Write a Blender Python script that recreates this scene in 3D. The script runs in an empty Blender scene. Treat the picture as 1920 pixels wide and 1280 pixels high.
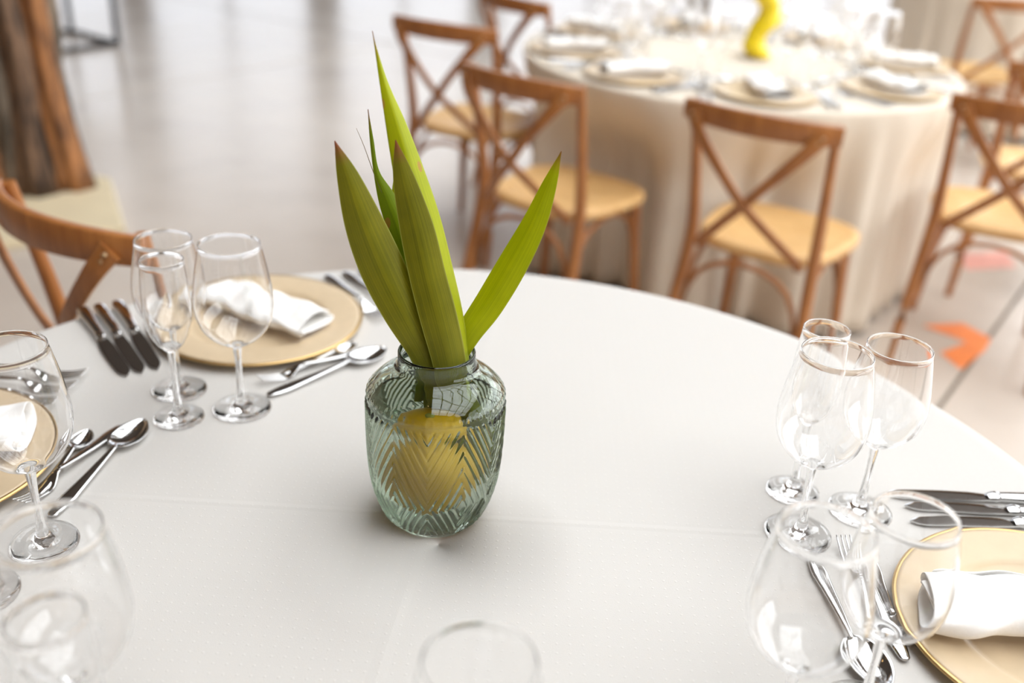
import bpy, bmesh, math, random
from mathutils import Vector, Matrix
R = math.radians
PI = math.pi
rnd = random.Random(7)
scene = bpy.context.scene
COL = scene.collection

# ------------------------------------------------------------------ camera
cam_d = bpy.data.cameras.new('camera')
cam = bpy.data.objects.new('camera', cam_d); COL.objects.link(cam)
CAM = Vector((0.06528, -0.85753, 1.43110))
pitch, roll = R(26.8995), R(3.3465)
F = Vector((0, math.cos(pitch), -math.sin(pitch)))
X0 = Vector((1, 0, 0)); U0 = X0.cross(F)
X2 = X0*math.cos(roll) + U0*math.sin(roll)
U2 = U0*math.cos(roll) - X0*math.sin(roll)
cam.matrix_world = Matrix(((X2.x, U2.x, -F.x, CAM.x), (X2.y, U2.y, -F.y, CAM.y), (X2.z, U2.z, -F.z, CAM.z), (0, 0, 0, 1)))
cam_d.sensor_width = 36; cam_d.sensor_fit = 'HORIZONTAL'; cam_d.lens = 35.577
cam_d.clip_start = 0.02; cam_d.clip_end = 200
cam_d.dof.use_dof = True; cam_d.dof.focus_distance = 1.02; cam_d.dof.aperture_fstop = 2.3
scene.camera = cam

# ------------------------------------------------------------------ world, light, exposure
world = bpy.data.worlds.new('overcast_sky'); scene.world = world; world.use_nodes = True
bg = world.node_tree.nodes['Background']
bg.inputs['Color'].default_value = (0.96, 0.98, 1.0, 1); bg.inputs['Strength'].default_value = 6.0
scene.view_settings.view_transform = 'Standard'; scene.view_settings.look = 'None'
scene.view_settings.exposure = -0.22; scene.view_settings.gamma = 1.0
scene.view_settings.use_curve_mapping = False
cy = scene.cycles
cy.use_denoising = True
cy.max_bounces = 20; cy.transmission_bounces = 16; cy.transparent_max_bounces = 16; cy.glossy_bounces = 6; cy.diffuse_bounces = 5
cy.sample_clamp_indirect = 8.0; cy.blur_glossy = 0.3
cy.caustics_reflective = True; cy.caustics_refractive = True

# hall: x -9..7, y -7..14, height 5.6
XL, XR, YF, YB, HC = -9.0, 7.0, -7.0, 14.0, 5.6
def portal(name, loc, rot, sx, sy):
    l = bpy.data.lights.new(name, 'AREA'); l.shape = 'RECTANGLE'; l.size = sx; l.size_y = sy
    l.cycles.is_portal = True
    o = bpy.data.objects.new(name, l); COL.objects.link(o); o.location = loc; o.rotation_euler = rot
RW = (-5.5, 12.5, 0.9, 5.0)      # right wall glazing y0,y1,z0,z1
BW = (-8.2, 6.2, 0.25, 4.4)      # back wall glazing x0,x1,z0,z1
SK = (-0.3, 4.7, -3.4, 6.6)      # added unseen roof opening, sized to even out the table light: x0,x1,y0,y1
portal('daylight_side_window', (XR+0.02, (RW[0]+RW[1])/2, (RW[2]+RW[3])/2), (0, R(90), 0), RW[3]-RW[2], RW[1]-RW[0])
portal('daylight_back_window', ((BW[0]+BW[1])/2, YB+0.02, (BW[2]+BW[3])/2), (R(-90), 0, 0), BW[1]-BW[0], BW[3]-BW[2])
portal('daylight_roof_light', ((SK[0]+SK[1])/2, (SK[2]+SK[3])/2, HC+0.12), (0, 0, 0), SK[1]-SK[0], SK[3]-SK[2])

# ------------------------------------------------------------------ materials
def nmat(name):
    m = bpy.data.materials.new(name); m.use_nodes = True
    nt = m.node_tree; return m, nt, nt.nodes['Principled BSDF']
def nd(nt, t, **kw):
    n = nt.nodes.new(t)
    for k, v in kw.items():
        if k in n.inputs: n.inputs[k].default_value = v
        else: setattr(n, k, v)
    return n
def lk(nt, a, b): nt.links.new(a, b)
def math_n(nt, op, a, b=None, clamp=False):
    n = nt.nodes.new('ShaderNodeMath'); n.operation = op; n.use_clamp = clamp
    for i, v in enumerate((a, b)):
        if v is None: continue
        if isinstance(v, (int, float)): n.inputs[i].default_value = v
        else: lk(nt, v, n.inputs[i])
    return n.outputs[0]
def mixc(nt, fac, a, b):
    n = nt.nodes.new('ShaderNodeMix'); n.data_type = 'RGBA'
    for s, v in ((n.inputs[0], fac), (n.inputs[6], a), (n.inputs[7], b)):
        if isinstance(v, (int, float)): s.default_value = v
        elif isinstance(v, tuple): s.default_value = (*v, 1) if len(v) == 3 else v
        else: lk(nt, v, s)
    return n.outputs[2]
def noise_fac(nt, scale, detail=4, vec=None, stretch=None, rough=0.5):
    tc = nd(nt, 'ShaderNodeTexCoord'); out = tc.outputs['Object']
    if stretch:
        mp = nd(nt, 'ShaderNodeMapping'); mp.inputs['Scale'].default_value = stretch; lk(nt, out, mp.inputs['Vector']); out = mp.outputs[0]
    n = nd(nt, 'ShaderNodeTexNoise'); n.inputs['Scale'].default_value = scale; n.inputs['Detail'].default_value = detail; n.inputs['Roughness'].default_value = rough
    lk(nt, out, n.inputs['Vector']); return n.outputs['Fac']
def ramp(nt, fac, stops):
    n = nd(nt, 'ShaderNodeValToRGB'); e = n.color_ramp.elements
    while len(e) < len(stops): e.new(0.5)
    for k, (p, c) in zip(e, stops): k.position = p; k.color = (*c, 1)
    lk(nt, fac, n.inputs[0]); return n.outputs[0]
def bump(nt, p, h, strength, dist):
    b = nd(nt, 'ShaderNodeBump'); b.inputs['Strength'].default_value = strength; b.inputs['Distance'].default_value = dist
    lk(nt, h, b.inputs['Height']); lk(nt, b.outputs[0], p.inputs['Normal'])
def simple(name, col, rough=0.5, metal=0.0, var=0.0, scale=20, stretch=None, bumpd=0.0, spec=0.5):
    m, nt, p = nmat(name)
    p.inputs['Roughness'].default_value = rough; p.inputs['Metallic'].default_value = metal
    p.inputs['Specular IOR Level'].default_value = spec
    f = noise_fac(nt, scale, 5, stretch=stretch)
    a = tuple(c*(1-var) for c in col); b = tuple(min(1, c*(1+var)) for c in col)
    lk(nt, ramp(nt, f, [(0.3, a), (0.7, b)]), p.inputs['Base Color'])
    if bumpd: bump(nt, p, f, 0.5, bumpd)
    return m
def glass(name, col=(1, 1, 1), ior=1.5):
    m = bpy.data.materials.new(name); m.use_nodes = True; nt = m.node_tree
    nt.nodes.remove(nt.nodes['Principled BSDF'])
    g = nd(nt, 'ShaderNodeBsdfGlass'); g.inputs['Color'].default_value = (*col, 1); g.inputs['IOR'].default_value = ior; g.inputs['Roughness'].default_value = 0.0
    lk(nt, g.outputs[0], nt.nodes['Material Output'].inputs['Surface']); return m

def cloth_mat(name, col, crease=False):
    m, nt, p = nmat(name)
    p.inputs['Roughness'].default_value = 0.75; p.inputs['Specular IOR Level'].default_value = 0.25
    p.inputs['Sheen Weight'].default_value = 0.1
    tc = nd(nt, 'ShaderNodeTexCoord'); sp = nd(nt, 'ShaderNodeSeparateXYZ'); lk(nt, tc.outputs['Object'], sp.inputs[0])
    x, y = sp.outputs[0], sp.outputs[1]
    k = 2*PI/0.0175
    a = math_n(nt, 'MULTIPLY', math_n(nt, 'ADD', x, y), k*0.7071); b = math_n(nt, 'MULTIPLY', math_n(nt, 'SUBTRACT', x, y), k*0.7071)
    s = math_n(nt, 'MULTIPLY', math_n(nt, 'COSINE', a), math_n(nt, 'COSINE', b))
    dots = math_n(nt, 'MULTIPLY', math_n(nt, 'SUBTRACT', s, 0.86), 7.0, True)
    weave = noise_fac(nt, 900, 2)
    h = math_n(nt, 'ADD', math_n(nt, 'MULTIPLY', dots, 0.5), math_n(nt, 'MULTIPLY', weave, 0.5))
    if crease:
        # pressed fold lines of the laundered cloth, crossing at the table's middle
        d1 = math_n(nt, 'ABSOLUTE', math_n(nt, 'SUBTRACT', y, 0.0505))
        d2 = math_n(nt, 'ABSOLUTE', math_n(nt, 'ADD', math_n(nt, 'MULTIPLY', math_n(nt, 'SUBTRACT', y, 0.05), -0.1), math_n(nt, 'ADD', x, 0.014)))
        r1 = math_n(nt, 'SUBTRACT', 1.0, math_n(nt, 'DIVIDE', d1, 0.006), True)
        r2 = math_n(nt, 'SUBTRACT', 1.0, math_n(nt, 'DIVIDE', d2, 0.009), True)
        h = math_n(nt, 'ADD', h, math_n(nt, 'MULTIPLY', math_n(nt, 'MAXIMUM', r1, math_n(nt, 'MULTIPLY', r2, 0.7)), 1.3))
    lk(nt, mixc(nt, math_n(nt, 'MULTIPLY', dots, 0.8), col, tuple(min(1, c*1.06) for c in col)), p.inputs['Base Color'])
    bump(nt, p, h, 0.6, 0.0005)
    return m

M = {}
M['cloth'] = cloth_mat('white_jacquard_cloth', (0.585, 0.565, 0.535), True)
M['cloth2'] = cloth_mat('cream_jacquard_cloth', (0.71, 0.635, 0.53))
M['napkin'] = simple('white_linen', (0.86, 0.85, 0.83), 0.8, var=0.02, scale=300, bumpd=0.0003)
M['glass'] = glass('clear_glass')
M['vase'] = glass('smoky_green_glass', (0.84, 0.875, 0.84), 1.5)
M['water'] = glass('water', (0.985, 0.99, 0.97), 1.33)
M['steel'] = simple('polished_steel', (0.62, 0.62, 0.62), 0.09, 1.0, var=0.02)
M['plate'] = simple('beige_lacquer', (0.60, 0.47, 0.31), 0.35, 0.0, var=0.03, scale=60)
M['gold'] = simple('gold_edge', (0.62, 0.42, 0.18), 0.3, 0.9, var=0.04)
def wood(name, c1, c2, rough=0.35, st=(14, 14, 1.6), rp=(0.3, 0.72)):
    m, nt, p = nmat(name)
    p.inputs['Roughness'].default_value = rough
    f = noise_fac(nt, 4, 6, stretch=st, rough=0.6)
    lk(nt, ramp(nt, f, [(rp[0], c1), (rp[1], c2)]), p.inputs['Base Color'])
    bump(nt, p, f, 0.2, 0.001); return m
M['wood'] = wood('honey_brown_wood', (0.27, 0.095, 0.026), (0.44, 0.18, 0.05))
M['seat'] = wood('pale_seat', (0.60, 0.35, 0.13), (0.72, 0.46, 0.20), 0.45, (3, 10, 3))
M['screw'] = simple('dull_brass', (0.5, 0.35, 0.2), 0.4, 0.8)
M['table_wood'] = simple('plywood', (0.45, 0.32, 0.2), 0.6, var=0.1)
M['black'] = simple('black_steel', (0.02, 0.02, 0.022), 0.45, 0.3)
M['bark'] = wood('driftwood', (0.035, 0.02, 0.013), (0.26, 0.15, 0.085), 0.8, (9, 9, 1.5), (0.38, 0.66))
M['bark3'] = wood('grey_driftwood', (0.05, 0.04, 0.03), (0.24, 0.19, 0.14), 0.85, (9, 9, 1.5), (0.38, 0.66))
M['bark2'] = wood('peeled_driftwood', (0.11, 0.05, 0.025), (0.48, 0.21, 0.075), 0.75, (8, 8, 1.4), (0.35, 0.62))
M['plinth'] = simple('cream_board', (0.72, 0.62, 0.42), 0.7, var=0.05, scale=5)
M['yellow'] = simple('yellow_wax', (0.86, 0.66, 0.01), 0.4, var=0.05, scale=8)
M['orange'] = simple('orange_floor_paint', (0.95, 0.25, 0.05), 0.5, var=0.15, scale=12)
M['pink'] = simple('worn_red_floor_paint', (0.68, 0.32, 0.26), 0.5, var=0.15, scale=9)
M['wall'] = simple('warm_plaster', (0.56, 0.40, 0.26), 0.9, var=0.06, scale=3)
M['ceil'] = simple('dark_ceiling', (0.12, 0.10, 0.085), 0.9, var=0.1, scale=2)
def dimming_glass_mat():  # grey see-through sheet that cuts the daylight entering at the back
    m = bpy.data.materials.new('grey_tinted_pane'); m.use_nodes = True; nt = m.node_tree; nt.nodes.remove(nt.nodes['Principled BSDF'])
    tr = nd(nt, 'ShaderNodeBsdfTransparent'); tr.inputs['Color'].default_value = (0.66, 0.67, 0.69, 1)
    gl = nd(nt, 'ShaderNodeBsdfGlossy'); gl.inputs['Roughness'].default_value = 0.02; fr = nd(nt, 'ShaderNodeFresnel'); mx = nd(nt, 'ShaderNodeMixShader')
    lk(nt, fr.outputs[0], mx.inputs[0]); lk(nt, tr.outputs[0], mx.inputs[1]); lk(nt, gl.outputs[0], mx.inputs[2])
    lk(nt, mx.outputs[0], nt.nodes['Material Output'].inputs['Surface']); return m
M['tinted_pane'] = dimming_glass_mat()
M['frame'] = simple('dark_window_frame', (0.06, 0.055, 0.05), 0.5)
M['joint'] = simple('joint_filler', (0.20, 0.17, 0.13), 0.9, var=0.1)
def floor_mat():
    m, nt, p = nmat('polished_concrete')
    f = noise_fac(nt, 1.3, 8, rough=0.6); g = noise_fac(nt, 14, 6)
    c = ramp(nt, f, [(0.25, (0.46, 0.395, 0.34)), (0.5, (0.57, 0.50, 0.435)), (0.75, (0.64, 0.57, 0.50))])
    lk(nt, mixc(nt, math_n(nt, 'MULTIPLY', g, 0.25), c, (0.58, 0.53, 0.47)), p.inputs['Base Color'])
    lk(nt, math_n(nt, 'ADD', math_n(nt, 'MULTIPLY', f, 0.12), 0.17), p.inputs['Roughness'])
    p.inputs['Specular IOR Level'].default_value = 0.4
    return m
M['floor'] = floor_mat()
def lemon_mat():
    m, nt, p = nmat('lemon_peel')
    p.inputs['Base Color'].default_value = (1.0, 0.56, 0.006, 1); p.inputs['Roughness'].default_value = 0.4
    bump(nt, p, noise_fac(nt, 220, 2), 0.4, 0.0008)
    return m
M['lemon'] = lemon_mat()
M['stem_end'] = simple('lemon_stem_scar', (0.45, 0.42, 0.08), 0.7, var=0.1)
def leaf_mat(name, dark, light, trans=0.3):
    m, nt, p = nmat(name)
    uv = nd(nt, 'ShaderNodeUVMap'); uv.uv_map = 'UVMap'
    sp = nd(nt, 'ShaderNodeSeparateXYZ'); lk(nt, uv.outputs[0], sp.inputs[0])
    u, v = sp.outputs[0], sp.outputs[1]          # u across 0..1, v along 0 tip..1 base
    mp = nd(nt, 'ShaderNodeMapping'); mp.inputs['Scale'].default_value = (34, 1.3, 1); lk(nt, uv.outputs[0], mp.inputs['Vector'])
    st = nd(nt, 'ShaderNodeTexNoise'); st.inputs['Scale'].default_value = 1.0; st.inputs['Detail'].default_value = 3; lk(nt, mp.outputs[0], st.inputs['Vector'])
    big = noise_fac(nt, 22, 4)
    c = mixc(nt, ramp(nt, math_n(nt, 'ADD', math_n(nt, 'MULTIPLY', st.outputs['Fac'], 0.6), math_n(nt, 'MULTIPLY', big, 0.4)), [(0.35, (0, 0, 0)), (0.66, (1, 1, 1))]), dark, light)
    # paler edge
    e = math_n(nt, 'ABSOLUTE', math_n(nt, 'SUBTRACT', u, 0.5))
    edge = math_n(nt, 'MULTIPLY', math_n(nt, 'SUBTRACT', e, 0.465), 28.0, True)
    c = mixc(nt, math_n(nt, 'MULTIPLY', edge, 0.7), c, (0.55, 0.58, 0.12))
    # rusty spots
    vo = nd(nt, 'ShaderNodeTexVoronoi'); vo.inputs['Scale'].default_value = 34; tc = nd(nt, 'ShaderNodeTexCoord')
    mp2 = nd(nt, 'ShaderNodeMapping'); mp2.inputs['Scale'].default_value = (1, 1, 0.5); lk(nt, tc.outputs['Object'], mp2.inputs['Vector']); lk(nt, mp2.outputs[0], vo.inputs['Vector'])
    sel = nd(nt, 'ShaderNodeSeparateColor'); lk(nt, vo.outputs['Color'], sel.inputs[0])
    spot = math_n(nt, 'MULTIPLY', math_n(nt, 'LESS_THAN', vo.outputs['Distance'], 0.11), math_n(nt, 'GREATER_THAN', sel.outputs[0], 0.6))
    c = mixc(nt, math_n(nt, 'MULTIPLY', spot, 0.75), c, (0.55, 0.24, 0.07))
    # dried red tip and pale sheath at the foot
    tip = math_n(nt, 'SUBTRACT', 1.0, math_n(nt, 'MULTIPLY', v, 16.0), True)
    c = mixc(nt, tip, c, (0.30, 0.07, 0.04))
    foot = math_n(nt, 'MULTIPLY', math_n(nt, 'SUBTRACT', v, 0.45), 2.2, True)
    c = mixc(nt, math_n(nt, 'MULTIPLY', foot, 0.6), c, (0.34, 0.36, 0.06))
    lk(nt, c, p.inputs['Base Color']); p.inputs['Roughness'].default_value = 0.42; p.inputs['Specular IOR Level'].default_value = 0.3
    bump(nt, p, st.outputs['Fac'], 0.25, 0.0006)
    tr = nd(nt, 'ShaderNodeBsdfTranslucent'); lk(nt, mixc(nt, 0.5, c, light), tr.inputs['Color'])
    mx = nd(nt, 'ShaderNodeMixShader'); mx.inputs[0].default_value = trans
    lk(nt, p.outputs[0], mx.inputs[1]); lk(nt, tr.outputs[0], mx.inputs[2])
    lk(nt, mx.outputs[0], nt.nodes['Material Output'].inputs['Surface'])
    return m
M['leaf_dark'] = leaf_mat('olive_green_leaf', (0.14, 0.145, 0.003), (0.29, 0.28, 0.008), 0.3)
M['leaf_light'] = leaf_mat('fresh_green_leaf', (0.36, 0.43, 0.001), (0.60, 0.64, 0.004), 0.45)
M['leaf_mid'] = leaf_mat('mid_green_leaf', (0.17, 0.26, 0.006), (0.34, 0.46, 0.015), 0.35)
M['husk'] = simple('dry_husk', (0.30, 0.22, 0.14), 0.7, var=0.1)
def bulb_mat():
    m, nt, p = nmat('warm_bulb'); p.inputs['Emission Color'].default_value = (1, 0.55, 0.18, 1); p.inputs['Emission Strength'].default_value = 40
    m.cycles.emission_sampling = 'NONE'; return m
M['bulb'] = bulb_mat()

# ------------------------------------------------------------------ mesh helpers
def obj(name, verts, faces, mat, parent=None, smooth=True, uvs=None):
    me = bpy.data.meshes.new(name); me.from_pydata([tuple(v) for v in verts], [], faces); me.update()
    bm = bmesh.new(); bm.from_mesh(me)
    if uvs:
        ul = bm.loops.layers.uv.new('UVMap')
        for f in bm.faces:
            for l in f.loops: l[ul].uv = uvs[l.vert.index]
    bmesh.ops.recalc_face_normals(bm, faces=bm.faces[:]) if not uvs else None
    bm.to_mesh(me); bm.free()
    if smooth: me.shade_smooth()
    me.materials.append(mat if not isinstance(mat, str) else M[mat])
    o = bpy.data.objects.new(name, me); COL.objects.link(o)
    if parent: o.parent = parent
    return o
def tag(o, label, cat, group=None):
    o['label'] = label; o['category'] = cat
    if group: o['group'] = group
    return o
def thing(name, label, cat, loc=(0, 0, 0), rotz=0.0, group=None):
    o = bpy.data.objects.new(name, None); COL.objects.link(o); o.empty_display_size = 0.05
    o.location = loc; o.rotation_euler = (0, 0, rotz)
    return tag(o, label, cat, group)
def dup(root, loc, rotz, label, group=None):
    r = root.copy(); COL.objects.link(r); r.location = loc; r.rotation_euler = (0, 0, rotz); r['label'] = label
    if group: r['group'] = group
    for ch in list(root.children):
        c = ch.copy(); COL.objects.link(c); c.parent = r
        for g in list(ch.children):
            d = g.copy(); COL.objects.link(d); d.parent = c
    return r
def struct(o): o['kind'] = 'structure'; return o
class MB:
    def __init__(s): s.v = []; s.f = []
    def add(s, v, f):
        b = len(s.v); s.v += [Vector(q) for q in v]; s.f += [tuple(i+b for i in q) for q in f]; return s
    def box(s, x0, x1, y0, y1, z0, z1):
        return s.add([(x0, y0, z0), (x1, y0, z0), (x1, y1, z0), (x0, y1, z0), (x0, y0, z1), (x1, y0, z1), (x1, y1, z1), (x0, y1, z1)],
                     [(0, 3, 2, 1), (4, 5, 6, 7), (0, 1, 5, 4), (1, 2, 6, 5), (2, 3, 7, 6), (3, 0, 4, 7)])
    def rings(s, rings, cap=True, closed=True):
        n = len(rings[0]); v = [p for r in rings for p in r]; f = []
        for i in range(len(rings)-1):
            for j in range(n if closed else n-1):
                k = (j+1) % n; f.append((i*n+j, i*n+k, (i+1)*n+k, (i+1)*n+j))
        if cap: f.append(tuple(range(n-1, -1, -1))); f.append(tuple((len(rings)-1)*n+j for j in range(n)))
        return s.add(v, f)
    def lathe(s, prof, n=48, cap=False):
        return s.rings([[(r*math.cos(2*PI*j/n), r*math.sin(2*PI*j/n), z) for j in range(n)] for r, z in prof], cap)
    def tube(s, pts, rad, n=10, flat=None, up=None):
        # sweep an ellipse along pts; rad = list of (a, b) or radius; a lies along the 'up'-derived side vector
        pts = [Vector(p) for p in pts]; rs = []
        for i, p in enumerate(pts):
            t = (pts[min(i+1, len(pts)-1)] - pts[max(i-1, 0)]).normalized()
            u = Vector(up) if up else Vector((0, 0, 1))
            if abs(t.dot(u)) > 0.97: u = Vector((0, 1, 0))
            a = t.cross(u).normalized(); b = a.cross(t).normalized()
            r = rad[i] if isinstance(rad, list) else rad
            ra, rb = r if isinstance(r, tuple) else (r, r)
            rs.append([p + a*(ra*math.cos(2*PI*j/n)) + b*(rb*math.sin(2*PI*j/n)) for j in range(n)])
        return s.rings(rs)
    def bar(s, pts, wa, wb, up, bev=0.25):
        # rounded rectangular sweep, wa along side vector, wb along up-ish vector
        pts = [Vector(p) for p in pts]; rs = []
        for i, p in enumerate(pts):
            t = (pts[min(i+1, len(pts)-1)] - pts[max(i-1, 0)]).normalized(); u = Vector(up)
            a = t.cross(u).normalized(); b = a.cross(t).normalized()
            A = (wa[i] if isinstance(wa, list) else wa)/2; B = (wb[i] if isinstance(wb, list) else wb)/2
            c = min(A, B)*bev
            q = [(A, B-c), (A-c, B), (-A+c, B), (-A, B-c), (-A, -B+c), (-A+c, -B), (A-c, -B), (A, -B+c)]
            rs.append([p + a*x + b*y for x, y in q])
        return s.rings(rs)
    def build(s, name, mat, parent=None, smooth=True): return obj(name, s.v, s.f, mat, parent, smooth)
def catmull(pts, n):
    pts = [tuple(p) for p in pts]; out = []
    P = [tuple(2*a-b for a, b in zip(pts[0], pts[1]))] + pts + [tuple(2*a-b for a, b in zip(pts[-1], pts[-2]))]
    for i in range(1, len(P)-2):
        for k in range(n):
            t = k/n
            out.append(tuple(0.5*((2*b) + (c-a)*t + (2*a-5*b+4*c-d)*t*t + (3*b-a-3*c+d)*t**3) for a, b, c, d in zip(P[i-1], P[i], P[i+1], P[i+2])))
    out.append(pts[-1]); return out
def sharp(o, ang=40):
    o.data.set_sharp_from_angle(angle=R(ang)); return o

# ------------------------------------------------------------------ the hall
# concrete floor: slabs with recessed joints, one joint passing the orange paint mark
JA = math.atan2(2.649-1.747, 1.96-1.341)           # direction of the visible joint
jd = Vector((math.cos(JA), math.sin(JA), 0)); jn = Vector((-jd.y, jd.x, 0)); j0 = Vector((1.341, 1.747, 0))
floor = struct(MB().box(XL-0.3, XR+0.3, YF-0.3, YB+0.3, -0.12, -0.012).build('floor', 'joint', None, False))
SL = 4.6; g = 0.014
def slab(u0, u1, v0, v1):
    # polygon clipped to the hall
    poly = [j0 + jd*u + jn*v for u, v in ((u0, v0), (u1, v0), (u1, v1), (u0, v1))]
    for ax, lim, sg in ((0, XL, 1), (0, XR, -1), (1, YF, 1), (1, YB, -1)):
        out = []
        for i, a in enumerate(poly):
            b = poly[(i+1) % len(poly)]; da = (a[ax]-lim)*sg; db = (b[ax]-lim)*sg
            if da >= 0: out.append(a)
            if (da > 0) != (db > 0): out.append(a + (b-a)*(da/(da-db)))
        poly = out
        if len(poly) < 3: return
    n = len(poly); mb = MB()
    mb.add([(p.x, p.y, 0) for p in poly] + [(p.x, p.y, -0.014) for p in poly], [tuple(range(n)), tuple(range(2*n-1, n-1, -1))] + [(i, n+i, n+(i+1) % n, (i+1) % n) for i in range(n)])
    mb.build('floor_slab', 'floor', floor, False)
for i in range(-4, 5):
    for k in range(-4, 5):
        slab(-1.9+i*SL+g/2, -1.9+(i+1)*SL-g/2, k*SL+g/2, (k+1)*SL-g/2)

def wall(name, boxes, mat='wall'):
    mb = MB()
    for b in boxes: mb.box(*b)
    return struct(mb.build(name, mat, None, False))
T = 0.25
wall('wall_left', [(XL-T, XL, YF-T, YB+T, -0.12, HC+0.1)])
wall('wall_front', [(XL, XR, YF-T, YF, -0.12, HC+0.1)])
wall('wall_right', [(XR, XR+T, YF-T, YB+T, -0.12, RW[2]), (XR, XR+T, YF-T, YB+T, RW[3], HC+0.1), (XR, XR+T, YF-T, RW[0], RW[2], RW[3]), (XR, XR+T, RW[1], YB+T, RW[2], RW[3])])
wall('wall_back', [(XL, XR, YB, YB+T, -0.12, BW[2]), (XL, XR, YB, YB+T, BW[3], HC+0.1), (XL, BW[0], YB, YB+T, BW[2], BW[3]), (BW[1], XR, YB, YB+T, BW[2], BW[3])])
wall('ceiling', [(XL, SK[0], YF, YB, HC, HC+0.1), (SK[1], XR, YF, YB, HC, HC+0.1), (SK[0], SK[1], YF, SK[2], HC, HC+0.1), (SK[0], SK[1], SK[3], YB, HC, HC+0.1)], 'ceil')
wn = 0
for k in range(4):          # window bays with posts and glazing bars
    wn += 1; y0 = RW[0]+(RW[1]-RW[0])*k/4; y1 = RW[0]+(RW[1]-RW[0])*(k+1)/4; mb = MB()
    mb.box(XR+0.05, XR+0.2, y0, y0+0.12, RW[2], RW[3]); mb.box(XR+0.05, XR+0.2, y1-0.12, y1, RW[2], RW[3])
    for q in range(1, 4): mb.box(XR+0.08, XR+0.15, y0+(y1-y0)*q/4-0.025, y0+(y1-y0)*q/4+0.025, RW[2], RW[3])
    for q in range(0, 5): z = RW[2]+(RW[3]-RW[2])*q/4; mb.box(XR+0.08, XR+0.15, y0, y1, max(RW[2], z-0.025), min(RW[3], z+0.025))
    struct(mb.build('window_%d' % wn, 'frame', None, False))
for k, (x0, x1) in enumerate(((-8.2, -5.6), (-5.6, -2.9), (-2.9, -0.6), (-0.6, 2.4), (2.4, 6.2))):
    wn += 1; mb = MB()
    mb.box(x0, x0+0.22, YB+0.05, YB+0.2, BW[2], BW[3]); mb.box(x1-0.22, x1, YB+0.05, YB+0.2, BW[2], BW[3])
    mb.box((x0+x1)/2-0.03, (x0+x1)/2+0.03, YB+0.08, YB+0.15, BW[2], BW[3])
    for q in range(0, 4): z = BW[2]+(BW[3]-BW[2])*q/3; mb.box(x0, x1, YB+0.08, YB+0.15, max(BW[2], z-0.03), min(BW[3], z+0.03))
    wo_ = struct(mb.build('window_%d' % wn, 'frame', None, False))
    MB().box(x0+0.22, x1-0.22, YB+0.11, YB+0.12, BW[2], BW[3]).build('pane', 'tinted_pane', wo_, False)  # unseen sheet added to dim the back daylight and its floor reflection
wn += 1; mb = MB()
for q in range(0, 9): y = SK[2]+(SK[3]-SK[2])*q/8; mb.box(SK[0], SK[1], y-0.04, y+0.04, HC, HC+0.1)
for q in range(0, 6): x = SK[0]+(SK[1]-SK[0])*q/5; mb.box(x-0.04, x+0.04, SK[2], SK[3], HC, HC+0.1)
struct(mb.build('window_%d' % wn, 'frame', None, False))  # bars across the added roof opening

# painted marks on the concrete
def floor_mark(name, poly, mat, label):
    n = len(poly)
    o = obj(name, [(x, y, 0.0) for x, y in poly] + [(x, y, 0.0015) for x, y in poly],
            [tuple(range(n-1, -1, -1)), tuple(range(n, 2*n))] + [(i, (i+1) % n, n+(i+1) % n, n+i) for i in range(n)], mat, None, False)
    return tag(o, label, 'floor marking')
floor_mark('floor_marking', [(1.452, 2.263), (1.60, 2.30), (1.655, 2.19), (1.60, 2.10), (1.467, 1.95), (1.44, 2.06), (1.56, 2.15)], 'orange', 'orange painted arrow mark on the concrete floor beside the joint')
floor_mark('floor_marking', [(1.80, 2.80), (2.02, 2.86), (2.05, 3.03), (1.84, 2.97)], 'pink', 'faded red painted patch on the concrete floor under a chair')

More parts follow.
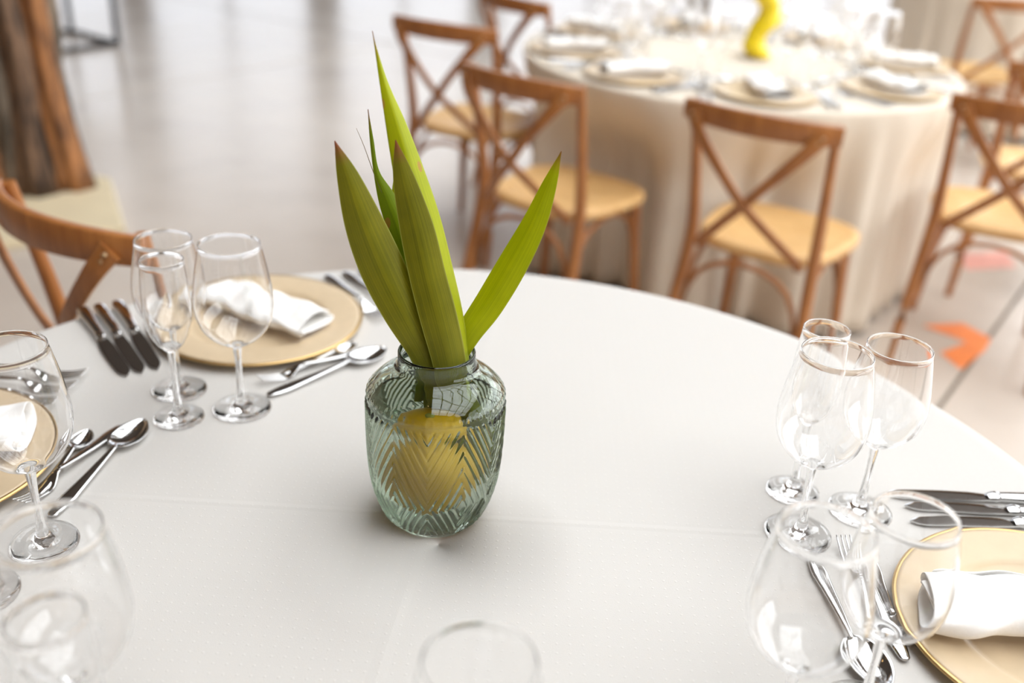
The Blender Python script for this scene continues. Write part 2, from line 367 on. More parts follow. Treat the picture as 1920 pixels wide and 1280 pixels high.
# ------------------------------------------------------------------ tables and cloths
TZ = 0.75
def round_table(loc, label, R0=0.74):
    t = thing('round_table', label, 'table', loc, 0, 'round dining tables under the cloths')
    MB().lathe([(0.001, 0.715), (R0-0.01, 0.715), (R0, 0.72), (R0, 0.738), (R0-0.006, 0.744), (0.001, 0.744)], 64).build('tabletop', 'table_wood', t)
    for a in (45, 135, 225, 315):
        x, y = 0.42*math.cos(R(a)), 0.42*math.sin(R(a))
        MB().tube([(x, y, 0.72), (x*1.1, y*1.1, 0.0)], 0.018, 10).build('leg', 'black', t)
    return t
def tablecloth(loc, label, mat, seed, R0=0.757, hem=0.02, nf=30, amp=0.055, pushes=()):
    r = random.Random(seed); nT = 360
    ph = []; a = 0
    w = [r.uniform(0.6, 1.4) for _ in range(nf)]; tot = sum(w); acc = 0; marks = [0]
    for q in w: acc += q/tot; marks.append(acc)
    hgt = [r.uniform(0.6, 1.15) for _ in range(nf)]
    def fold(t):
        t %= 1.0
        for i in range(nf):
            if t < marks[i+1]: u = (t-marks[i])/(marks[i+1]-marks[i]); return hgt[i]*(0.5-0.5*math.cos(2*PI*u))**0.8
        return 0
    prof = [(0.0, 0.0, 0)] + [(q, 0.0, 0) for q in (0.15, 0.3, 0.45, 0.6, 0.7, 0.73, 0.745)] + [(0.751, -0.0015, 0), (0.755, -0.005, 0), (R0, -0.012, 0.02)]
    for k in range(1, 15): s = k/14; prof.append((R0-0.006*s, -0.012-(TZ-0.012-hem)*s, min(1, 0.06+s*1.25)))
    rings = []
    def rad(rr, am, t, dz):
        a = 2*PI*t; q = rr+amp*am*(fold(t)-0.45)+0.012*am*am*math.sin(3*a+seed)
        for deg, half, dep in pushes:
            d = abs((a-R(deg)+PI) % (2*PI)-PI)/R(half)
            if d < 1: q -= dep*(0.5+0.5*math.cos(PI*d))**0.7*min(1, max(0, -dz-0.05)/0.18)
        return q
    for rr, dz, am in prof:
        rings.append([(rad(rr, am, j/nT, dz)*math.cos(2*PI*j/nT), rad(rr, am, j/nT, dz)*math.sin(2*PI*j/nT), TZ+dz) for j in range(nT)])
    rings[0] = [(1e-4*math.cos(2*PI*j/nT), 1e-4*math.sin(2*PI*j/nT), TZ) for j in range(nT)]
    mb = MB().rings(rings, cap=False); o = mb.build('tablecloth', mat)
    o.location = loc
    s = o.modifiers.new('thickness', 'SOLIDIFY'); s.thickness = 0.0012; s.offset = -1
    return tag(o, label, 'tablecloth')
T2 = (0.80, 2.79, 0); T3 = (3.0, 5.5, 0)
round_table((0, 0, 0), 'round table hidden under the white cloth in the foreground')
tablecloth((0, 0, 0), 'white dotted tablecloth with pressed fold lines in the foreground', 'cloth', 3)
round_table(T2, 'round table hidden under the pleated cream cloth behind the vase')
tablecloth(T2, 'pleated cream tablecloth hanging to the floor on the table behind the vase', 'cloth2', 5, pushes=((176, 26, 0.17), (131, 24, 0.16), (-90, 24, 0.13), (227, 27, 0.20), (-40, 22, 0.07)))
round_table(T3, 'round table hidden under the cloth in the far right corner')
tablecloth(T3, 'cream tablecloth on the farthest table at the top right', 'cloth2', 8)

# ------------------------------------------------------------------ chairs
def make_chair():
    t = thing('cross_back_chair', '', 'chair', (0, 0, 0), 0, 'honey wood cross-back chairs')
    w = 0.190
    seat_pts = []
    for j in range(40):
        a = 2*PI*j/40; c, s = math.cos(a), math.sin(a)
        e = 0.62
        x = 0.205*math.copysign(abs(c)**e, c); y = 0.205*math.copysign(abs(s)**e, s)
        x *= 1.0 + 0.12*(y/0.205)
        seat_pts.append((x, y))
    sc = lambda k, z: [(x*k, y*k, z-0.004) for x, y in seat_pts]
    MB().rings([sc(0.93, 0.428), sc(0.985, 0.432), sc(1.0, 0.442), sc(0.99, 0.455), sc(0.95, 0.461), sc(0.86, 0.4605), sc(0.84, 0.457)]).build('seat_frame', 'seat', t)
    MB().rings([sc(0.845, 0.455), sc(0.84, 0.4595), sc(0.6, 0.457), sc(0.25, 0.4555)]).build('seat_panel', 'seat', t)
    for s in (-1, 1):
        # back post and rear leg in one sweeping piece
        pts = catmull([(s*0.205, -0.285, 0.0), (s*0.190, -0.232, 0.22), (s*0.176, -0.190, 0.44), (s*0.178, -0.205, 0.60), (s*w*0.975, -0.252, 0.832)], 5)
        n = len(pts); MB().tube(pts, [0.0125+0.005*math.sin(PI*min(1, i/(n-1)*1.1)) for i in range(n)], 10).build('back_post', 'wood', t)
        pts = [(s*0.160, 0.150, 0.432), (s*0.172, 0.168, 0.2), (s*0.185, 0.185, 0.0)]
        MB().tube(catmull(pts, 4), [0.018-0.0007*i for i in range(9)], 10).build('front_leg', 'wood', t)
        # bentwood bow under the seat, rear to front
        pts = [(s*0.174, -0.205, 0.20)] + [(s*(0.168), -0.02-0.17*math.cos(PI*q/10), 0.22+0.19*math.sin(PI*q/10)**0.6) for q in range(1, 10)] + [(s*0.170, 0.160, 0.20)]
        MB().tube(pts, 0.008, 8).build('side_bow', 'wood', t)
    pts = [(-0.178, -0.222, 0.20)] + [(-0.16*math.cos(PI*q/10), -0.215, 0.22+0.19*math.sin(PI*q/10)**0.6) for q in range(1, 10)] + [(0.178, -0.222, 0.20)]
    MB().tube(pts, 0.008, 8).build('rear_bow', 'wood', t)
    pts = [(-0.168, 0.168, 0.20)] + [(-0.155*math.cos(PI*q/10), 0.165, 0.22+0.19*math.sin(PI*q/10)**0.6) for q in range(1, 10)] + [(0.168, 0.168, 0.20)]
    MB().tube(pts, 0.008, 8).build('front_bow', 'wood', t)
    # bent top rail, bowed backwards, wrapping the posts
    pts = []; ht = []
    for q in range(21):
        u = q/10-1; pts.append((u*0.203, -0.265-0.062*(1-u*u), 0.813+0.004*(1-u*u))); ht.append(0.058-0.010*u*u)
    MB().bar(pts, 0.021, ht, (0, 0, 1)).build('top_rail', 'wood', t)
    # crossing back braces, screwed on the rail's outer face
    for s in (-1, 1):
        P = [(s*0.170, -0.298, 0.815), (s*0.138, -0.318, 0.768), (s*0.06, -0.320, 0.675), (0, -0.302+0.004*s, 0.603), (-s*0.07, -0.262, 0.525), (-s*0.135, -0.215, 0.452), (-s*0.142, -0.205, 0.430)]
        pts = catmull(P, 4); n = len(pts)
        wd = [0.040-0.014*min(1, i/8) for i in range(n)]
        b = MB().bar(pts, wd, 0.009, (0, 1, 0.25)).build('back_brace', 'wood', t)
        for dx, dz in ((0.012, -0.002), (-0.006, -0.016)):
            x, z = s*(0.164+dx*0.6), 0.813+dz; y = -0.304 - 0.0075
            MB().tube([(x, y+0.006, z), (x, y-0.0015, z)], 0.004, 10).build('screw', 'screw', b)
    for ch in t.children:
        sharp(ch, 50)
    return t
chair0 = make_chair(); used = [False]
def chair(x, y, deg, label):
    if not used[0]:
        used[0] = True; chair0.location = (x, y, 0); chair0.rotation_euler = (0, 0, R(deg)); chair0['label'] = label; return chair0
    return dup(chair0, (x, y, 0), R(deg), label)
chair(0.796, 1.870, -32.6, 'cross-back chair in front of the pleated cloth, facing the table behind the vase')
chair(0.204, 2.130, -35.5, 'cross-back chair right behind the tall green leaves, its rail overlapping another chair')
chair(-0.099, 2.885, -27.5, 'cross-back chair left of the leaves, standing clear on the bright floor')
chair(0.20, 3.50, -50, 'cross-back chair at the top edge, left end of the far side of the second table')
chair(1.551, 2.155, -25, 'cross-back chair above the right wine glasses, partly cut by the right edge')
chair(1.93, 2.72, -22, 'cross-back chair tucked behind the right edge chair, only one rail end showing')
chair(2.32, 4.42, 2, 'cross-back chair at the farthest table in the top right corner')
chair(-0.537, 0.929, -34.3, 'cross-back chair beside the foreground table behind the left knives, screws showing on its brace')

# ------------------------------------------------------------------ glassware
def make_glass(name, H, foot, stem, bowl_o, cat, seg=64):
    t = thing(name, '', cat, (0, 0, 0), 0, 'stemware on the tables')
    th = 0.0011
    zb = bowl_o[0][1]
    fp = [(0.0002, 0.0004), (foot*0.6, 0.0003), (foot-0.001, 0.0002), (foot, 0.0010), (foot-0.0004, 0.0018), (foot*0.8, 0.0028), (foot*0.5, 0.0048), (foot*0.28, 0.0085), (0.0068, 0.014), (0.0052, 0.021)]
    MB().lathe(fp, seg).build('foot', 'glass', t)
    sp = [(0.0052, 0.021), (0.0043, 0.032), (stem, 0.048), (stem, zb-0.030), (stem+0.0006, zb-0.014), (bowl_o[0][0], zb)]
    MB().lathe(sp, seg).build('stem', 'glass', t)
    bo = catmull(bowl_o, 5)
    top = bo[-1]
    inner = [(r-th, z) for r, z in bo if r > 0.0105 and z > zb+0.006]
    rim = [(top[0]+0.0002, top[1]+0.0004), (top[0]-0.0001, top[1]+0.0012), (top[0]-th+0.0001, top[1]+0.0012), (top[0]-th-0.0002, top[1]+0.0004)]
    z0 = inner[0][1]; r0 = inner[0][0]
    ip = list(reversed(inner)) + [(r0*0.62, z0-0.0013), (r0*0.3, z0-0.0020), (0.0002, z0-0.0022)]
    MB().lathe(bo + rim + ip, seg).build('bowl', 'glass', t)
    return t
big0 = make_glass('water_glass', 0.226, 0.037, 0.0038, [(0.0056, 0.088), (0.0110, 0.0925), (0.0215, 0.0985), (0.0330, 0.108), (0.0425, 0.122), (0.0474, 0.141), (0.0472, 0.162), (0.0428, 0.192), (0.0362, 0.225)], 'glass')
wine0 = make_glass('wine_glass', 0.212, 0.035, 0.0036, [(0.0052, 0.086), (0.0105, 0.0905), (0.0200, 0.0965), (0.0305, 0.106), (0.0395, 0.119), (0.0436, 0.137), (0.0433, 0.156), (0.0395, 0.182), (0.0342, 0.211)], 'glass')
flute0 = make_glass('champagne_flute', 0.214, 0.031, 0.0036, [(0.0052, 0.094), (0.0100, 0.0985), (0.0165, 0.106), (0.0225, 0.117), (0.0268, 0.133), (0.0282, 0.152), (0.0276, 0.176), (0.0250, 0.213)], 'glass')
GL = {'big': [big0, False], 'wine': [wine0, False], 'flute': [flute0, False]}
def put(kind, x, y, label, group=None, z=TZ+0.0005, rot=0.0):
    g0 = GL[kind]
    if not g0[1]:
        g0[1] = True; o = g0[0]; o.location = (x, y, z); o.rotation_euler = (0, 0, rot); o['label'] = label
        if group: o['group'] = group
        return o
    return dup(g0[0], (x, y, z), rot, label, group)
def put_t(loc, *a): return put(a[0], loc[0], loc[1], *a[1:])

# ------------------------------------------------------------------ cutlery (handle end at origin, pointing +Y)
def flat_loft(sec, n=12, ex=0.75):
    # sec: (y, halfwidth, zc, halfthick)
    rs = []
    for y, hw, zc, ht in sec:
        rs.append([(hw*math.copysign(abs(math.cos(2*PI*j/n))**ex, math.cos(2*PI*j/n)), y, zc+ht*math.copysign(abs(math.sin(2*PI*j/n))**ex, math.sin(2*PI*j/n))) for j in range(n)])
    return rs
def handle_sections(L, w0, wn, z0, zn):
    # decorated end widening, slim neck
    S = []
    for k in range(17):
        u = k/16
        hw = w0*(0.55+0.45*math.sin(PI*min(1, u/0.24)*0.5)) if u < 0.24 else w0+(wn-w0)*((u-0.24)/0.76)**0.8
        zc = z0+(zn-z0)*(u**1.6)
        S.append((u*L, hw, zc, 0.0017+0.0006*(1-u)))
    S[0] = (0, w0*0.3, z0, 0.001); S.insert(1, (0.003, w0*0.62, z0, 0.0017))
    return S
def make_spoon(name, L, bl, bw, cat='spoon'):
    t = thing(name, '', cat, (0, 0, 0), 0, 'cutlery on the tables')
    hl = L-bl
    S = handle_sections(hl+0.004, 0.0095*L/0.195, 0.0028, 0.0035, 0.0095)
    h = MB().rings(flat_loft(S)).build('handle', 'steel', t)
    v = []; f = []; nu, nv = 20, 14
    for i in range(nu+1):
        u = i/nu; w = bw*(math.sin(PI*min(1, 0.03+u*0.97)**0.86))**0.62 if u < 1 else 0.0008
        if i == 0: w = 0.0026
        for j in range(nv+1):
            q = j/nv*2-1
            rimz = 0.0095-0.002*u+0.0015*u*u
            d = 0.0085*math.sin(PI*min(1, u*0.96+0.02))**0.75
            v.append((w*q, hl+bl*u, rimz-d*(1-abs(q)**2.2)))
    for i in range(nu):
        for j in range(nv): a = i*(nv+1)+j; f.append((a, a+1, a+nv+2, a+nv+1))
    b = obj('bowl', v, f, 'steel', t); m = b.modifiers.new('thickness', 'SOLIDIFY'); m.thickness = 0.0011; m.offset = 1
    return t
def make_fork(name, L, cat='fork'):
    t = thing(name, '', cat, (0, 0, 0), 0, 'cutlery on the tables')
    k = L/0.20; hl = 0.128*k
    MB().rings(flat_loft(handle_sections(hl, 0.0095*k, 0.0027, 0.0035, 0.012))).build('handle', 'steel', t)
    mb = MB()
    sec = [(hl-0.004, 0.0027, 0.012, 0.0015), (hl+0.006*k, 0.0040, 0.0105, 0.0013), (hl+0.014*k, 0.0085*k, 0.0065, 0.0011), (hl+0.022*k, 0.0112*k, 0.0035, 0.001), (hl+0.030*k, 0.0118*k, 0.0022, 0.001)]
    mb.rings(flat_loft(sec))
    for q in range(4):
        x = (q-1.5)*0.0064*k; S = []
        for i in range(9):
            u = i/8; S.append((hl+0.0285*k+0.0435*k*u, (0.0022-0.0011*u)*k, 0.0022+0.0095*u**1.7, 0.0010-0.0004*u))
        rs = flat_loft(S, 8)
        mb.rings([[(px+x*(1-0.06*i/8), py, pz) for px, py, pz in r] for i, r in enumerate(rs)])
    mb.build('tines', 'steel', t)
    return t
def make_knife(name, L=0.23):
    t = thing(name, '', 'knife', (0, 0, 0), 0, 'cutlery on the tables')
    hl = 0.098
    S = [(0, 0.004, 0.0062, 0.003), (0.002, 0.0078, 0.0062, 0.0048), (0.010, 0.0096, 0.0062, 0.0056), (0.030, 0.0094, 0.0062, 0.0056), (0.06, 0.0080, 0.0062, 0.0052), (0.084, 0.0070, 0.0062, 0.0048), (hl, 0.0066, 0.006, 0.0042)]
    MB().rings(flat_loft(S, 14)).build('handle', 'steel', t)
    mb = MB(); mb.rings(flat_loft([(hl-0.001, 0.0070, 0.006, 0.0046), (hl+0.003, 0.0080, 0.006, 0.0052), (hl+0.007, 0.0078, 0.006, 0.0048), (hl+0.013, 0.0062, 0.0055, 0.0030)], 14)); mb.build('bolster', 'steel', t)
    rs = []
    for i in range(17):
        u = i/16; y = hl+0.009+(L-hl-0.009)*u
        right = 0.0085*(0.75+0.25*min(1, u*6)) + 0.0022*math.sin(PI*min(1, u*1.1))
        left = -0.0085*(0.8+0.2*min(1, u*4))
        if u > 0.8: left += ((u-0.8)/0.2)**2.4*0.0085
        if u > 0.84: right -= ((u-0.84)/0.16)**2.4*0.0085
        zt = 0.0046-0.0016*u; th = 0.0011-0.0005*u
        rs.append([(right, y, zt-0.0004), (right*0.3, y, zt+th), (left, y, zt+th*1.1), (left, y, zt-th*1.1), (right*0.3, y, zt-th)])
    MB().rings(rs).build('blade', 'steel', t)
    for c in t.children: sharp(c, 35)
    return t
GL['spoon'] = [make_spoon('dessert_spoon', 0.197, 0.066, 0.0205), False]
GL['teaspoon'] = [make_spoon('teaspoon', 0.128, 0.042, 0.0140), False]
GL['dfork'] = [make_fork('dessert_fork', 0.178), False]
GL['fork'] = [make_fork('dinner_fork', 0.20), False]
GL['knife'] = [make_knife('table_knife'), False]
def lay(kind, a, b, label, group=None, flip=False):
    # place so the handle end is at a and the piece points towards b
    ang = math.atan2(b[1]-a[1], b[0]-a[0]) - PI/2
    return put(kind, a[0], a[1], label, group, TZ+0.0008, ang)

# ------------------------------------------------------------------ chargers and napkins
def make_charger():
    t = thing('charger_plate', '', 'plate', (0, 0, 0), 0, 'beige charger plates')
    MB().lathe([(0.0005, 0.0005), (0.095, 0.0005), (0.104, 0.004), (0.148, 0.0095), (0.152, 0.0105), (0.152, 0.0140), (0.146, 0.0142), (0.107, 0.0118), (0.102, 0.0108), (0.099, 0.0082), (0.096, 0.0062), (0.090, 0.0056), (0.0005, 0.0056)], 96).build('plate_body', 'plate', t)
    MB().lathe([(0.152, 0.0105), (0.1545, 0.0112), (0.1552, 0.0126), (0.1545, 0.0140), (0.152, 0.0145), (0.1505, 0.0141)], 96).build('gold_rim', 'gold', t)
    return t
GL['charger'] = [make_charger(), False]
def make_napkin(name, L, W, H, turns, seed):
    # loosely rolled and flattened linen, lying along X
    r = random.Random(seed); v = []; f = []; nt, nl = 76, 18
    for i in range(nl+1):
        s = i/nl*2-1
        for k in range(nt+1):
            a = k/nt*turns*2*PI; tr = a/(2*PI)
            sw = 1-0.10*tr; ww = W/2*sw*(1+0.05*math.sin(2.2*s+seed)); hh = H/2*(1-0.30*tr)
            c, q = math.cos(a+PI*0.9), math.sin(a+PI*0.9)
            x = s*L/2*(1-0.035*tr) + 0.006*math.sin(a*1.3+seed)*abs(s)**6
            y = ww*math.copysign(abs(c)**0.7, c) + 0.005*math.sin(3*s+seed)
            z = H/2*(1+0.02*math.sin(4*s)) + hh*math.copysign(abs(q)**0.8, q)
            z += (0.0030*math.sin(6*s+3*c+seed)+0.0022*math.sin(11*s-4*c+2*seed)+0.0016*math.sin(19*s+2*c))*max(0, q)
            y += (0.0030*math.sin(5*s+seed*2)+0.0018*math.sin(13*s+q*3))*(0.4+abs(c))
            x += 0.008*math.copysign(abs(s)**8, s)*math.sin(a*0.7+seed)
            v.append((x, y, max(0.0008, z)))
    for i in range(nl):
        for k in range(nt): a = i*(nt+1)+k; f.append((a, a+1, a+nt+2, a+nt+1))
    o = obj(name, v, f, 'napkin'); m = o.modifiers.new('thickness', 'SOLIDIFY'); m.thickness = 0.0016; m.offset = -1
    s2 = o.modifiers.new('smooth', 'SUBSURF'); s2.levels = 1; s2.render_levels = 1
    return tag(o, '', 'napkin', 'white folded napkins')
GL['napkin'] = [make_napkin('folded_napkin', 0.215, 0.085, 0.026, 1.9, 2), False]
GL['napkin_thick'] = [make_napkin('rolled_napkin', 0.21, 0.086, 0.038, 1.9, 5), False]
CZ = TZ+0.0005
def napkin(kind, x, y, deg, label): put(kind, x, y, label, None, CZ+0.0143, R(deg))

# ---- setting behind the left glasses
put('charger', -0.315, 0.493, 'beige charger plate with gold edge behind the three left wine glasses')
napkin('napkin', -0.312, 0.505, -28, 'flat folded white napkin on the charger behind the left glasses')
put('big', -0.275, 0.251, 'wide water glass standing left of the vase, in front of the charger')
put('wine', -0.367, 0.288, 'wine glass at the back of the left trio, its rim over the chair rail')
put('flute', -0.346, 0.220, 'champagne flute at the front of the left trio')
lay('knife', (-0.580, 0.497), (-0.442, 0.309), 'leftmost of the three table knives beside the left charger')
lay('knife', (-0.560, 0.510), (-0.430, 0.325), 'middle of the three table knives beside the left charger')
lay('knife', (-0.538, 0.526), (-0.412, 0.336), 'table knife nearest the left charger, next to the flute')
lay('fork', (-0.249, 0.682), (-0.131, 0.520), 'dinner fork nearest the charger, behind the leaves')
lay('fork', (-0.222, 0.699), (-0.104, 0.537), 'middle dinner fork of the three behind the leaves')
lay('fork', (-0.198, 0.717), (-0.080, 0.555), 'dinner fork farthest from the charger, at the far table edge')
lay('spoon', (-0.249, 0.281), (-0.117, 0.423), 'dessert spoon pointing at the vase, right of the left water glass')
lay('dfork', (-0.136, 0.431), (-0.266, 0.313), 'dessert fork lying reversed between two spoons by the left charger')
lay('teaspoon', (-0.244, 0.338), (-0.161, 0.431), 'teaspoon half under the edge of the left charger')
# ---- setting at the left edge
put('charger', -0.603, 0.090, 'beige charger plate cut by the left edge of the picture')
napkin('napkin_thick', -0.590, 0.094, 18, 'rolled white napkin on the charger at the left edge')
put('big', -0.404, -0.034, 'large water glass at the left edge, its bowl in front of a charger')
put('wine', -0.498, -0.080, 'wine glass at the left edge, only its foot in the picture')
put('flute', -0.430, -0.112, 'champagne flute at the left edge below the large water glass')
lay('teaspoon', (-0.442, 0.040), (-0.438, 0.155), 'teaspoon closest to the charger at the left edge')
lay('dfork', (-0.405, 0.188), (-0.450, 0.022), 'dessert fork lying reversed beside the teaspoon at the left edge')
lay('spoon', (-0.413, 0.005), (-0.382, 0.201), 'dessert spoon with its bowl up, nearest the vase among the left edge cutlery')
for k in range(3):
    lay('fork', (-0.693, 0.262+0.026*k), (-0.496, 0.232+0.034*k), ['dinner fork seen through the left edge glass, nearest the charger', 'dinner fork seen through the left edge glass, middle of three', 'dinner fork seen through the left edge glass, farthest from the charger'][k])
# ---- setting at the right edge
put('charger', 0.614, -0.086, 'pale gold charger plate in the lower right corner')
napkin('napkin_thick', 0.590, -0.090, 172, 'thick rolled white napkin on the charger in the lower right corner')
put('big', 0.394, 0.056, 'water glass at the front of the right trio')
put('wine', 0.476, 0.106, 'wine glass on the right of the right trio, above the knife tips')
put('flute', 0.406, 0.137, 'champagne flute at the back of the right trio')
lay('knife', (0.747, 0.142), (0.517, 0.140), 'table knife at the right edge, farthest from the charger')
lay('knife', (0.760, 0.114), (0.530, 0.118), 'middle table knife of the three at the right edge')
lay('knife', (0.758, 0.096), (0.528, 0.088), 'table knife at the right edge, touching the charger')
lay('spoon', (0.398, 0.016), (0.418, -0.180), 'dessert spoon lying below the foot of the right water glass')
lay('dfork', (0.452, -0.136), (0.440, 0.043), 'dessert fork with tines up beside the lower right charger')
lay('teaspoon', (0.462, 0.012), (0.452, -0.160), 'teaspoon next to the lower right charger')
# ---- settings nearest the camera
put('big', 0.309, -0.240, 'blurred large water glass in the bottom right foreground')
put('wine', 0.393, -0.197, 'blurred wine glass in the foreground before the right charger')
put('big', 0.057, -0.395, 'blurred water glass at the bottom edge below the vase')
put('big', -0.251, -0.294, 'blurred large water glass in the bottom left corner')
put('flute', -0.224, -0.366, 'blurred champagne flute in the bottom left corner')
lay('spoon', (-0.272, -0.440), (-0.392, -0.284), 'blurred dessert spoon in the bottom left corner')

# ---- second table settings (same at every place)
nm2 = {'charger': 'blurred beige charger plate', 'napkin': 'blurred white napkin', 'big': 'blurred water glass', 'wine': 'blurred wine glass', 'flute': 'blurred champagne flute', 'knife': 'blurred table knife', 'fork': 'blurred dinner fork', 'spoon': 'blurred dessert spoon'}
places = {0: 'right-hand', -46: 'near right', -92: 'nearest', -134: 'near left', -172: 'left-hand', 146: 'far left', 98: 'farthest', 48: 'far right'}
grp2 = {'charger': 'charger plates on the second table', 'napkin': 'napkins on the second table', 'big': 'water glasses on the second table', 'wine': 'wine glasses on the second table', 'flute': 'flutes on the second table', 'knife': 'knives on the second table', 'fork': 'forks on the second table', 'spoon': 'spoons on the second table'}
def pol(th, rad, tan, c=T2): a = R(th); return (c[0]+rad*math.cos(a)-tan*math.sin(a), c[1]+rad*math.sin(a)+tan*math.cos(a))
for th in (0, -46, -92, -134, -172, 146, 98, 48):
    lab2 = {k: '%s at the %s place of the table behind the vase' % (v, places[th]) for k, v in nm2.items()}
    p = pol(th, 0.585, 0); put('charger', p[0], p[1], lab2['charger'], grp2['charger'])
    put('napkin_thick', p[0], p[1], lab2['napkin'], grp2['napkin'], CZ+0.0143, R(th+rnd.uniform(-30, 30)))
    for kind, d, s in (('big', 0.2255, 0.0965), ('wine', 0.135, 0.160), ('flute', 0.2135, 0.173)):
        q = pol(th, 0.585-d, s); put(kind, q[0], q[1], lab2[kind], grp2[kind])
    for k in range(2):
        lay('knife', pol(th, 0.70, 0.172+0.026*k), pol(th, 0.47, 0.172+0.026*k), lab2['knife'].replace('blurred', ('blurred inner', 'blurred outer')[k]), grp2['knife'])
        lay('fork', pol(th, 0.70, -0.172-0.026*k), pol(th, 0.47, -0.172-0.026*k), lab2['fork'].replace('blurred', ('blurred inner', 'blurred outer')[k]), grp2['fork'])
    lay('spoon', pol(th, 0.40, 0.07), pol(th, 0.40, -0.12), lab2['spoon'], grp2['spoon'])

# yellow wavy ornament on the second table
t = thing('wavy_candle', 'bright yellow wavy pillar candle on the table behind the vase', 'candle', (0.873, 2.812, TZ+0.0005), 0)
rs = []
for i in range(41):
    u = i/40; z = 0.30*u; off = 0.020*math.sin(u*3.2*PI+PI*0.9)
    rr = 0.040+0.005*math.sin(u*6.4*PI)
    if i == 0: rr = 0.030
    if i == 40: rr = 0.022
    rs.append([(off+rr*math.cos(2*PI*j/20), 0.3*off+rr*math.sin(2*PI*j/20), z) for j in range(20)])
MB().rings(rs).build('wax_body', 'yellow', t)
MB().tube([(rs[-1][0][0]-0.022, 0.3*(rs[-1][0][0]-0.022), 0.299), (rs[-1][0][0]-0.022, 0, 0.312)], 0.0015, 6).build('wick', 'black', t)

# ------------------------------------------------------------------ the vase
VX, VY, VZ = -0.0105, 0.0545, TZ+0.0005
def make_vase():
    t = thing('glass_vase', 'smoky green pressed-glass vase with a diamond relief in the middle of the cloth', 'vase', (VX, VY, VZ), 0)
    prof = catmull([(0.0465, 0.0015), (0.0535, 0.011), (0.0615, 0.030), (0.0672, 0.052), (0.0702, 0.078), (0.0716, 0.110), (0.0720, 0.140), (0.0722, 0.1535)], 18)
    nT = 432; rs = [[(0.030*math.cos(2*PI*j/nT), 0.030*math.sin(2*PI*j/nT), 0.0022) for j in range(nT)], [(0.042*math.cos(2*PI*j/nT), 0.042*math.sin(2*PI*j/nT), 0.0004) for j in range(nT)]]
    per = 2*PI/6; z0 = 0.052; slope = 2.15; spc = 0.0185
    off = R(-90)-0.02
    for r, z in prof:
        ring = []
        for j in range(nT):
            a = 2*PI*j/nT; d = abs(((a-off+per/2) % per)-per/2)*0.07
            q = (abs(z-z0)-slope*d)/spc; fr = q-math.floor(q)
            b = max(0.0, 1-abs(fr-0.5)/0.26); b = b*b*(3-2*b)
            fade = min(1, max(0, (0.150-z)/0.004))*min(1, max(0, (z-0.006)/0.006))
            rr = r+0.0024*b*fade-0.0006
            ring.append((rr*math.cos(a), rr*math.sin(a), z))
        rs.append(ring)
    MB().rings(rs, cap=False).build('patterned_body', 'vase', t)
    sh = catmull([(0.0722, 0.1535), (0.0722, 0.1570), (0.0695, 0.1625), (0.0625, 0.1700), (0.0535, 0.1770), (0.0455, 0.1825), (0.0415, 0.1870), (0.0402, 0.1915)], 4)
    n2 = 192; ring = []
    for i, (r, z) in enumerate(sh):
        k = max(0, 1-abs(z-0.1585)/0.006)
        ring.append([((r+0.0006*k*math.cos(48*2*PI*j/n2))*math.cos(2*PI*j/n2), (r+0.0006*k*math.cos(48*2*PI*j/n2))*math.sin(2*PI*j/n2), z) for j in range(n2)])
    MB().rings(ring, cap=False).build('shoulder', 'vase', t)
    nk = [(0.0402, 0.1915), (0.0398, 0.1960), (0.0398, 0.2000), (0.0396, 0.2022), (0.0386, 0.2034), (0.0374, 0.2030), (0.0368, 0.2016), (0.0368, 0.1960)]
    MB().lathe(nk, 96).build('neck', 'vase', t)
    inn = catmull([(0.0368, 0.1960), (0.0372, 0.1895), (0.0395, 0.1815), (0.0475, 0.1752), (0.0575, 0.1680), (0.0650, 0.1595), (0.0676, 0.1500), (0.0672, 0.110), (0.0655, 0.078), (0.0615, 0.050), (0.0540, 0.026), (0.0460, 0.0145), (0.030, 0.0115), (0.0004, 0.0110)], 4)
    iw = MB().lathe(inn, 96).build('inner_wall', 'vase', t)
    pf = iw.data.polygons[len(iw.data.polygons)//2]
    if pf.normal.x*pf.center.x+pf.normal.y*pf.center.y > 0: iw.data.flip_normals()      # glass lies outside this wall
    return t
make_vase()
wp = catmull([(0.0004, 0.0114), (0.030, 0.0119), (0.0461, 0.0150), (0.0543, 0.0264), (0.0618, 0.0500), (0.0658, 0.078), (0.0675, 0.110), (0.0679, 0.1460)], 4)
wo = MB().lathe([(r+0.0003 if r > 0.01 else r, z-0.0008) for r, z in wp] + [(0.0660, 0.1452), (0.06, 0.1450), (0.0004, 0.1450)], 96).build('vase_water', 'water')
wo.location = (VX, VY, VZ); tag(wo, 'clear water filling the body of the green glass vase', 'water')
# the lemon
lm = thing('lemon', 'yellow lemon sunk in the water of the glass vase', 'lemon', (VX-0.005, VY-0.011, VZ+0.025), 0)
pr = []
for i in range(25):
    u = i/24; z = 0.092*u; rr = 0.043*math.sin(PI*min(1, max(0, u)))**0.58
    rr = max(rr, 0.0003)
    if u > 0.93: rr = max(rr*0.8, 0.0003)
    pr.append((rr, z))
MB().lathe(pr, 48).build('peel', 'lemon', lm)
MB().lathe([(0.0002, 0.0925), (0.004, 0.0922), (0.0055, 0.0908), (0.005, 0.0895)], 16).build('stem_scar', 'stem_end', lm)

